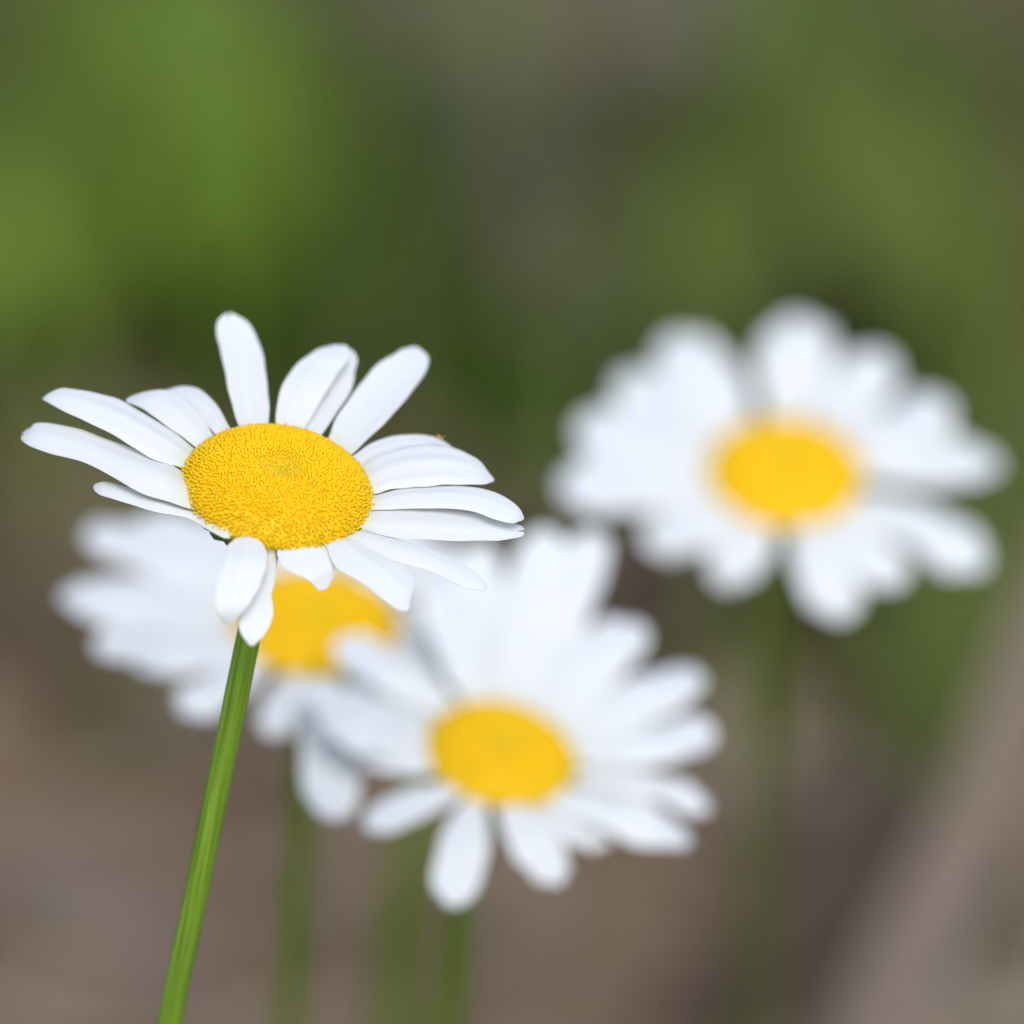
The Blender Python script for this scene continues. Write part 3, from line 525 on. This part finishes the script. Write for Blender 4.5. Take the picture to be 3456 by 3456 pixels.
   (0.153,2,[[0.05,5.38,-0.4,1.49,5.11,-0.4],[0.04,7.51,0.0,2.1,7.12,0.0],[-0.24,9.14,0.24,2.97,8.54,0.16],[-0.31,10.89,0.34,3.68,10.14,0.5],[-0.01,12.82,0.43,4.1,12.05,0.76],[0.42,14.26,0.33,4.21,13.55,1.08],[0.96,15.09,1.08,4.0,14.52,0.46],[1.53,15.41,0.7,3.59,15.02,0.9]]),
   (0.154,0,[[-1.94,4.98,-0.4,-0.45,5.34,-0.4],[-2.61,6.44,0.0,-0.49,6.95,0.0],[-3.54,7.59,0.1,-0.23,8.39,0.22],[-4.32,8.92,0.39,-0.21,9.92,0.28],[-4.79,10.63,0.36,-0.55,11.66,0.44],[-4.92,12.03,0.23,-1.02,12.97,0.57],[-4.73,12.95,0.61,-1.59,13.71,0.19],[-4.3,13.45,0.57,-2.18,13.96,0.23]]),
   (0.081,2,[[-3.3,4.1,-0.4,-1.82,5.18,-0.4],[-4.33,5.16,-0.1,-2.22,6.72,-0.1],[-5.92,6.02,-0.07,-2.63,8.45,0.03],[-7.42,7.16,0.05,-3.32,10.18,0.08],[-8.68,8.76,-0.28,-4.46,11.87,0.48],[-9.41,10.15,0.09,-5.52,13.01,0.11],[-9.58,11.2,0.4,-6.45,13.51,-0.2],[-9.32,11.93,0.24,-7.21,13.49,-0.04]]),
  ]),
 dict(c=[-0.00099, 0.04549, 0.15349], e1=[0.98268, 0.04122, -0.18068], e2=[0.0, 0.97494, 0.22245], n=[0.18532, -0.21859, 0.95806], R=6.2, H=2.0, sr=0.00105,
  stem=[[-0.00127, 0.04582, 0.15205], [-0.00191, 0.04658, 0.1487], [-0.00264, 0.05064, 0.144], [-0.00336, 0.05338, 0.13851], [-0.00409, 0.05611, 0.13299], [-0.00464, 0.06047, 0.12522], [-0.00519, 0.06481, 0.11741], [-0.00605, 0.07153, 0.10223], [-0.0069, 0.07825, 0.08706], [-0.00776, 0.08497, 0.07188], [-0.00861, 0.09168, 0.05671], [-0.00947, 0.0984, 0.04153], [-0.01032, 0.10512, 0.02635], [-0.01118, 0.11184, 0.01118], [-0.01203, 0.11855, -0.004]],
  petals=[
   (0.13,2,[[-2.42,-4.19,-0.4,-3.13,-3.15,-0.4],[-3.2,-5.64,0.0,-4.21,-4.16,0.0],[-4.36,-7.02,0.03,-5.94,-4.71,-0.03],[-5.71,-8.31,-0.01,-7.66,-5.43,-0.25],[-7.25,-9.4,-0.4,-9.27,-6.43,-0.58],[-8.45,-10.06,-0.84,-10.31,-7.33,-0.88],[-9.31,-10.29,-0.89,-10.8,-8.1,-1.3],[-9.86,-10.17,-1.08,-10.87,-8.69,-1.32]]),
   (0.1,0,[[-0.74,-4.48,-0.4,-2.15,-4.26,-0.4],[-1.1,-6.55,0.0,-3.12,-6.23,0.0],[-0.92,-9.01,-0.06,-4.06,-8.52,0.06],[-0.91,-11.44,-0.22,-4.81,-10.83,-0.2],[-1.2,-13.64,-0.95,-5.22,-13.0,-0.62],[-1.58,-15.01,-1.39,-5.28,-14.43,-1.46],[-2.07,-15.81,-1.77,-5.05,-15.34,-1.87],[-2.62,-16.12,-2.24,-4.63,-15.8,-1.76]]),
   (0.097,1,[[1.22,-4.15,-0.4,-0.1,-4.98,-0.4],[1.66,-5.21,0.0,-0.24,-6.4,0.0],[3.01,-6.57,0.18,0.05,-8.42,0.06],[4.27,-7.97,-0.03,0.59,-10.27,0.07],[5.3,-9.36,-0.3,1.51,-11.73,-0.67],[5.86,-10.35,-1.43,2.38,-12.53,-0.72],[5.95,-11.11,-1.35,3.15,-12.87,-1.52],[5.69,-11.65,-1.63,3.79,-12.83,-1.57]]),
   (0.091,0,[[3.06,-3.08,-0.4,2.4,-4.33,-0.4],[4.07,-3.98,-0.3,3.12,-5.78,-0.3],[5.34,-4.12,-0.38,3.86,-6.91,-0.3],[6.63,-4.47,-0.19,4.79,-7.94,-0.58],[7.89,-5.03,-0.32,6.0,-8.61,-0.8],[8.75,-5.58,-0.9,7.01,-8.87,-0.58],[9.15,-6.15,-0.53,7.75,-8.8,-1.17],[9.18,-6.69,-0.88,8.24,-8.48,-0.92]]),
   (0.134,0,[[3.41,-2.46,-0.4,3.06,-4.09,-0.4],[4.5,-3.13,0.0,3.99,-5.46,0.0],[6.79,-3.1,0.38,6.0,-6.74,0.22],[9.27,-3.24,0.28,8.29,-7.76,0.56],[11.9,-3.64,0.56,10.89,-8.3,-0.15],[13.82,-4.15,-0.22,12.89,-8.44,-0.01],[14.92,-4.81,-0.69,14.17,-8.26,0.07],[15.34,-5.48,-0.45,14.83,-7.81,-0.35]]),
   (0.155,1,[[4.6,0.18,-0.4,4.54,-1.22,-0.4],[6.68,0.25,-0.4,6.58,-1.75,-0.4],[8.87,1.2,-0.51,8.73,-1.92,-0.45],[11.24,1.75,-0.53,11.06,-2.14,-0.61],[13.75,1.64,-1.11,13.56,-2.37,-0.48],[15.58,1.08,-0.88,15.41,-2.61,-1.14],[16.68,0.39,-1.25,16.54,-2.57,-1.03],[17.16,-0.25,-1.29,17.06,-2.25,-1.11]]),
   (0.145,1,[[4.15,1.73,-0.4,4.84,0.2,-0.4],[6.06,2.5,0.0,7.05,0.32,0.0],[7.89,3.52,0.24,9.43,0.12,0.36],[10.01,4.64,0.51,11.93,0.41,0.54],[12.51,5.92,0.35,14.49,1.57,0.84],[14.5,7.01,0.28,16.33,3.0,0.71],[15.85,7.44,0.78,17.31,4.21,0.08],[16.62,7.29,0.66,17.6,5.11,0.14]]),
   (0.109,1,[[3.38,2.99,-0.4,4.52,1.72,-0.4],[5.4,4.61,0.0,7.02,2.79,0.0],[6.84,6.56,0.47,9.38,3.72,0.37],[8.65,8.61,0.71,11.8,5.09,0.84],[10.94,10.74,1.05,14.19,7.1,0.93],[12.89,12.45,0.45,15.87,9.11,1.34],[14.29,13.27,0.46,16.69,10.58,1.2],[15.19,13.35,0.61,16.81,11.53,0.99]]),
   (0.156,0,[[2.04,4.06,-0.4,3.68,3.14,-0.4],[3.62,6.69,0.0,5.97,5.38,0.0],[3.84,9.21,0.43,7.5,7.16,0.53],[4.5,11.82,1.07,9.05,9.28,0.74],[5.91,14.39,1.16,10.61,11.77,1.22],[7.41,16.27,1.21,11.73,13.86,1.19],[8.68,17.22,1.56,12.15,15.28,0.84],[9.63,17.43,1.04,11.97,16.12,1.36]]),
   (0.117,2,[[0.86,4.51,-0.4,2.34,4.12,-0.4],[1.6,7.45,0.0,3.72,6.89,0.0],[1.81,11.25,0.65,5.12,10.38,0.55],[2.31,15.18,1.57,6.43,14.11,1.26],[3.3,19.05,2.25,7.54,17.94,2.89],[4.35,22.01,3.69,8.25,20.99,2.97],[5.28,23.74,3.49,8.42,22.92,4.09],[6.05,24.44,3.92,8.17,23.89,4.08]]),
   (0.129,0,[[-0.34,4.69,-0.4,1.23,4.46,-0.4],[-0.41,7.45,0.0,1.83,7.12,0.0],[-0.56,10.85,0.79,2.94,10.35,0.65],[-0.48,14.45,1.64,3.88,13.82,1.6],[-0.02,18.13,2.63,4.47,17.48,2.9],[0.57,20.99,3.37,4.71,20.39,3.68],[1.23,22.7,3.74,4.56,22.22,4.24],[1.89,23.43,3.97,4.14,23.11,4.43]]),
   (0.092,2,[[-1.49,4.49,-0.4,-0.05,4.58,-0.4],[-2.23,7.04,-0.2,-0.18,7.17,-0.2],[-2.97,10.09,0.28,0.23,10.3,0.28],[-3.56,13.35,1.0,0.42,13.62,0.82],[-3.87,16.75,1.5,0.23,17.02,2.05],[-3.89,19.32,2.5,-0.12,19.56,2.35],[-3.63,20.91,3.11,-0.6,21.11,2.53],[-3.19,21.65,2.77,-1.14,21.79,3.23]]),
   (0.139,1,[[-2.18,4.16,-0.4,-0.71,4.57,-0.4],[-3.18,6.13,0.0,-1.08,6.72,0.0],[-4.44,8.21,0.47,-1.17,9.13,0.49],[-5.57,10.61,0.95,-1.5,11.75,1.02],[-6.43,13.38,1.18,-2.23,14.56,1.79],[-6.84,15.65,2.1,-2.98,16.73,1.42],[-6.81,17.12,1.58,-3.71,17.99,2.27],[-6.47,17.88,2.0,-4.37,18.47,2.0]]),
   (0.147,0,[[-3.56,2.63,-0.4,-2.67,4.15,-0.4],[-4.72,3.35,0.0,-3.44,5.52,0.0],[-6.88,3.63,0.49,-4.89,7.02,0.47],[-9.12,4.25,0.72,-6.64,8.46,1.08],[-11.36,5.39,1.51,-8.8,9.73,0.88],[-12.88,6.75,1.02,-10.53,10.75,1.18],[-13.65,7.85,0.75,-11.75,11.07,1.31],[-13.79,8.7,0.92,-12.52,10.87,1.08]]),
   (0.085,1,[[-4.56,0.75,-0.4,-4.07,2.44,-0.4],[-5.81,0.8,-0.2,-5.1,3.22,-0.2],[-8.06,0.44,0.03,-6.96,4.21,0.05],[-10.44,0.45,0.45,-9.07,5.14,-0.05],[-12.88,1.08,0.48,-11.47,5.92,-0.08],[-14.6,2.04,0.44,-13.3,6.49,-0.45],[-15.56,2.96,-0.18,-14.52,6.53,-0.1],[-15.89,3.75,-0.21,-15.18,6.17,-0.19]]),
   (0.138,1,[[-4.78,-1.11,-0.4,-4.42,0.91,-0.4],[-6.09,-1.56,0.0,-5.58,1.31,0.0],[-7.97,-2.37,0.29,-7.17,2.12,0.31],[-9.95,-2.76,0.73,-8.96,2.82,0.27],[-11.98,-2.43,0.14,-10.95,3.32,0.86],[-13.42,-1.72,0.69,-12.48,3.58,-0.01],[-14.23,-0.89,0.28,-13.48,3.36,0.21],[-14.52,-0.07,-0.02,-14.01,2.81,0.42]]),
   (0.155,1,[[-4.5,-2.52,-0.4,-4.13,-0.69,-0.4],[-5.72,-3.33,-0.1,-5.19,-0.72,-0.1],[-6.96,-3.71,-0.04,-6.13,0.36,-0.04],[-8.26,-3.88,-0.04,-7.24,1.19,-0.06],[-9.6,-3.71,-0.16,-8.54,1.51,-0.24],[-10.55,-3.37,-0.41,-9.58,1.43,-0.41],[-11.07,-2.86,-0.93,-10.29,1.0,-0.15],[-11.22,-2.22,-0.41,-10.7,0.39,-0.79]]),
  ]),
 dict(c=[0.02271, 0.09153, 0.15488], e1=[0.99927, 0.00993, -0.03697], e2=[0.0, 0.96575, 0.25948], n=[0.03828, -0.25929, 0.96504], R=6.6, H=2.2, sr=0.001,
  stem=[[0.02265, 0.09192, 0.15344], [0.02251, 0.09283, 0.15006], [0.02234, 0.11089, 0.13165], [0.02214, 0.12475, 0.11511], [0.02193, 0.1385, 0.09837], [0.02186, 0.15779, 0.07607], [0.02178, 0.17691, 0.05345], [0.02174, 0.18631, 0.03909], [0.02169, 0.19571, 0.02473], [0.02165, 0.20512, 0.01036], [0.02161, 0.21452, -0.004]],
  petals=[
   (0.103,1,[[-4.07,3.49,-0.4,-2.05,4.41,-0.4],[-5.6,4.71,0.0,-2.72,6.03,0.0],[-7.32,6.29,0.19,-2.83,8.35,0.21],[-8.87,8.19,0.51,-3.3,10.75,0.33],[-10.06,10.57,0.7,-4.31,13.2,0.49],[-10.65,12.52,0.99,-5.36,14.94,0.42],[-10.64,13.88,0.36,-6.39,15.83,1.18],[-10.18,14.71,1.0,-7.31,16.03,0.6]]),
   (0.104,2,[[-4.79,2.22,-0.4,-3.21,3.78,-0.4],[-6.56,2.96,-0.3,-4.3,5.2,-0.3],[-8.69,3.83,-0.23,-5.16,7.31,-0.29],[-10.77,5.05,-0.07,-6.38,9.38,-0.36],[-12.63,6.81,-0.68,-8.11,11.28,0.28],[-13.8,8.38,-0.38,-9.64,12.49,-0.02],[-14.22,9.63,-0.01,-10.87,12.94,-0.39],[-14.05,10.55,0.04,-11.79,12.79,-0.44]]),
   (0.091,0,[[-0.87,5.12,-0.4,1.31,4.87,-0.4],[-1.24,7.62,0.0,1.89,7.25,0.0],[-1.88,9.7,0.23,3.0,9.13,0.25],[-2.21,11.96,0.76,3.85,11.25,0.25],[-2.02,14.43,1.11,4.23,13.7,0.34],[-1.56,16.27,0.93,4.2,15.6,0.82],[-0.86,17.36,0.44,3.77,16.82,1.48],[-0.05,17.79,1.21,3.08,17.43,0.79]]),
   (0.114,2,[[1.63,4.84,-0.4,3.17,3.94,-0.4],[2.41,7.07,-0.1,4.61,5.78,-0.1],[2.84,8.93,0.07,6.28,6.93,-0.11],[3.54,10.89,0.14,7.82,8.4,-0.01],[4.6,12.91,0.45,9.01,10.34,-0.13],[5.56,14.37,0.56,9.62,12.0,-0.09],[6.43,15.11,0.26,9.69,13.21,0.3],[7.17,15.24,0.41,9.38,13.96,0.19]]),
   (0.138,1,[[3.6,3.73,-0.4,4.72,1.81,-0.4],[4.58,4.96,0.0,6.17,2.2,0.0],[5.82,6.18,0.26,8.3,1.89,0.14],[7.32,7.37,0.3,10.41,2.03,0.54],[9.16,8.65,0.03,12.35,3.15,1.03],[10.66,9.59,0.9,13.59,4.53,0.24],[11.76,9.86,0.68,14.12,5.79,0.5],[12.52,9.55,0.71,14.11,6.8,0.49]]),
   (0.118,1,[[4.8,2.08,-0.4,5.0,-0.08,-0.4],[5.84,2.76,-0.1,6.13,-0.33,-0.1],[7.99,4.15,-0.07,8.43,-0.66,-0.05],[10.39,5.16,0.01,10.94,-0.84,-0.05],[13.07,5.45,-0.03,13.63,-0.73,-0.03],[15.11,5.18,-0.26,15.62,-0.5,0.13],[16.39,4.56,-0.45,16.81,-0.01,0.27],[17.02,3.78,-0.04,17.3,0.69,-0.16]]),
   (0.145,0,[[4.78,-1.76,-0.4,3.73,-3.5,-0.4],[6.03,-2.03,0.0,4.53,-4.5,0.0],[8.81,-2.12,-0.01,6.46,-5.98,0.09],[11.58,-2.81,-0.15,8.67,-7.61,0.32],[14.16,-4.34,-0.49,11.16,-9.29,0.31],[15.82,-6.02,0.17,13.06,-10.57,-0.78],[16.61,-7.46,-0.6,14.38,-11.13,-0.28],[16.72,-8.52,-0.55,15.22,-10.99,-0.45]]),
   (0.085,1,[[3.78,-3.4,-0.4,2.43,-4.44,-0.4],[4.75,-4.02,-0.1,2.82,-5.51,-0.1],[6.35,-5.08,-0.22,3.35,-7.4,-0.06],[7.89,-6.42,-0.02,4.15,-9.31,-0.35],[9.24,-8.0,-0.58,5.38,-10.98,-0.14],[10.05,-9.29,-0.41,6.5,-12.03,-0.67],[10.29,-10.27,-0.28,7.44,-12.48,-1.02],[10.1,-10.96,-0.58,8.17,-12.44,-0.82]]),
   (0.091,1,[[2.35,-4.56,-0.4,0.66,-4.98,-0.4],[3.07,-5.58,0.0,0.65,-6.18,0.0],[4.23,-7.63,0.03,0.46,-8.57,0.05],[5.23,-9.96,-0.07,0.54,-11.13,0.24],[5.91,-12.25,-0.44,1.07,-13.46,0.06],[6.17,-13.91,-0.23,1.73,-15.02,-0.79],[6.02,-14.99,-1.07,2.44,-15.89,-0.35],[5.57,-15.58,-0.97,3.15,-16.19,-0.63]]),
   (0.124,2,[[-0.85,-5.11,-0.4,-2.26,-4.39,-0.4],[-0.93,-6.44,-0.1,-2.95,-5.42,-0.1],[-1.01,-8.2,-0.13,-4.15,-6.61,0.01],[-1.33,-10.02,-0.21,-5.24,-8.04,0.18],[-2.02,-11.45,-0.27,-6.05,-9.4,-0.37],[-2.73,-12.27,-0.48,-6.44,-10.39,-0.88],[-3.43,-12.63,-0.61,-6.42,-11.12,-1.19],[-4.07,-12.64,-1.2,-6.09,-11.62,-0.8]]),
   (0.115,1,[[-2.87,-4.59,-0.4,-3.94,-2.74,-0.4],[-3.49,-5.91,0.0,-5.02,-3.26,0.0],[-4.41,-7.53,0.04,-6.79,-3.4,0.04],[-5.6,-9.0,-0.0,-8.56,-3.86,0.17],[-7.16,-9.96,0.12,-10.21,-4.66,-0.18],[-8.48,-10.35,0.3,-11.29,-5.47,-0.64],[-9.49,-10.24,-0.63,-11.75,-6.31,0.11],[-10.19,-9.77,-0.45,-11.71,-7.11,-0.15]]),
   (0.125,2,[[-4.74,-2.49,-0.4,-4.93,-0.05,-0.4],[-5.79,-3.3,0.0,-6.05,0.19,0.0],[-8.14,-4.38,0.27,-8.55,1.06,0.05],[-10.76,-5.25,0.37,-11.27,1.52,0.3],[-13.65,-5.56,0.47,-14.18,1.42,0.2],[-15.85,-5.47,-0.04,-16.33,0.95,0.57],[-17.22,-4.98,0.28,-17.61,0.18,0.16],[-17.89,-4.21,-0.01,-18.15,-0.72,0.41]]),
   (0.14,2,[[-5.11,0.25,-0.4,-4.53,2.41,-0.4],[-6.09,0.02,0.0,-5.27,3.11,0.0],[-8.52,-0.37,0.27,-7.23,4.45,0.13],[-11.09,-0.43,0.65,-9.49,5.57,0.19],[-13.75,0.23,0.45,-12.09,6.41,0.55],[-15.65,1.1,0.37,-14.13,6.79,0.63],[-16.71,2.04,0.1,-15.48,6.61,0.9],[-17.05,2.96,0.13,-16.23,6.05,0.87]]),
  ]),
]
FL_INFO = [
 ("sharply focused white daisy in front with every petal and floret crisp", 2900),
 ("blurred white daisy half hidden behind the sharp front daisy's stem and lower petals", 420),
 ("blurred white daisy low in the middle, its whole dimpled disc in view", 420),
 ("softest blurred white daisy, alone on the right against dark green", 420),
]
def daisy(fl, label, nflor, seed):
    rnd = random.Random(seed)
    foot = Vector(fl['stem'][-1]); foot.z = 0
    root = empty("daisy", foot); tag(root, label, "daisy", "white daisies")
    c = Vector(fl['c']) - foot; e1, e2, n = Vector(fl['e1']), Vector(fl['e2']), Vector(fl['n'])
    W = lambda q: c + (e1 * q.x + e2 * q.y + n * q.z) * 1e-3
    V, F, UV = tube([Vector(p) - foot for p in fl['stem']], fl['sr'], ribs=9, seg=72, rows=120)
    mesh_obj("stem", V, F, M_stem if seed == 20 else M_stem_pale, root, uv=UV)
    # calyx: a shallow green cup of overlapping bracts under the head
    V, F = [], []; NS = 64; Rd = fl['R']
    prof = [(.9, -4.2), (2.2, -3.9), (4.2, -3.0), (Rd * .84, -1.9), (Rd * .96, -1.15), (Rd * .90, -.95), (.5, -1.0)]
    for i, (rr, z) in enumerate(prof):
        for k in range(NS):
            a = 2 * math.pi * k / NS; q = rr * (1 + (.05 * math.sin(a * 16 + i * 1.6) if 0 < i < 6 else 0)); V.append(W(Vector((q * math.cos(a), q * math.sin(a), z))))
    for i in range(len(prof) - 1):
        for k in range(NS): F.append((i * NS + k, i * NS + (k + 1) % NS, (i + 1) * NS + (k + 1) % NS, (i + 1) * NS + k))
    F.append(tuple(range(NS))[::-1]); F.append(tuple((len(prof) - 1) * NS + k for k in range(NS)))
    mesh_obj("calyx", V, F, M_calyx, root)
    V, F, T = disc_mesh(fl['R'], fl['H'], nflor, rnd)
    mesh_obj("disc", [W(v) for v in V], F, M_floret, root, tint=T)
    for arch, notch, st in fl['petals']:
        V, F, UV = petal_mesh(st, arch, notch, rnd)
        mesh_obj("petal", [W(v) for v in V], F, M_petal, root, uv=UV)
for i, fl in enumerate(FLOWERS): daisy(fl, *FL_INFO[i], 20 + i)

# ------------------------------------------------------------ the tiny insect on the front daisy
def insect():
    o = Vector([-0.005746, 0.008403, 0.202038])
    V, F = [], []
    def blob(cx, cz, rx, rz, yw):
        v0 = len(V); A, B = 10, 6
        for i in range(B + 1):
            th = math.pi * i / B
            for k in range(A):
                a = 2 * math.pi * k / A; V.append(Vector((cx + rx * math.cos(th), yw * math.sin(th) * math.cos(a), cz + rz * math.sin(th) * math.sin(a))))
        for i in range(B):
            for k in range(A): F.append((v0 + i * A + k, v0 + i * A + (k + 1) % A, v0 + (i + 1) * A + (k + 1) % A, v0 + (i + 1) * A + k))
    def leg(a, b, c, r0):
        v, f, _ = tube([a, b, c], r0, seg=5, rows=8); v0 = len(V); V.extend(v); F.extend(tuple(v0 + i for i in q) for q in f)
    s = 1e-3
    blob(0, .16 * s, .26 * s, .11 * s, .12 * s); blob(.27 * s, .19 * s, .11 * s, .09 * s, .09 * s)
    root = empty("insect", o); root.rotation_euler = (0, R(25), R(-20))
    tag(root, "tiny amber insect on the edge of the front daisy's upper right petal", "insect")
    mesh_obj("body", V, F, M_bug, root); V, F = [], []
    for sd in (-1, 1):
        for x in (-.12, .02, .16):
            V, F = [], []
            leg(Vector((x * s, sd * .08 * s, .16 * s)), Vector((x * 1.4 * s, sd * .24 * s, .24 * s)), Vector((x * 1.9 * s, sd * .34 * s, .0)), .022 * s); mesh_obj("leg", V, F, M_bug, root)
        V, F = [], []
        leg(Vector((.33 * s, sd * .04 * s, .24 * s)), Vector((.38 * s, sd * .10 * s, .42 * s)), Vector((.42 * s, sd * .16 * s, .58 * s)), .02 * s); mesh_obj("antenna", V, F, M_bug, root)
insect()
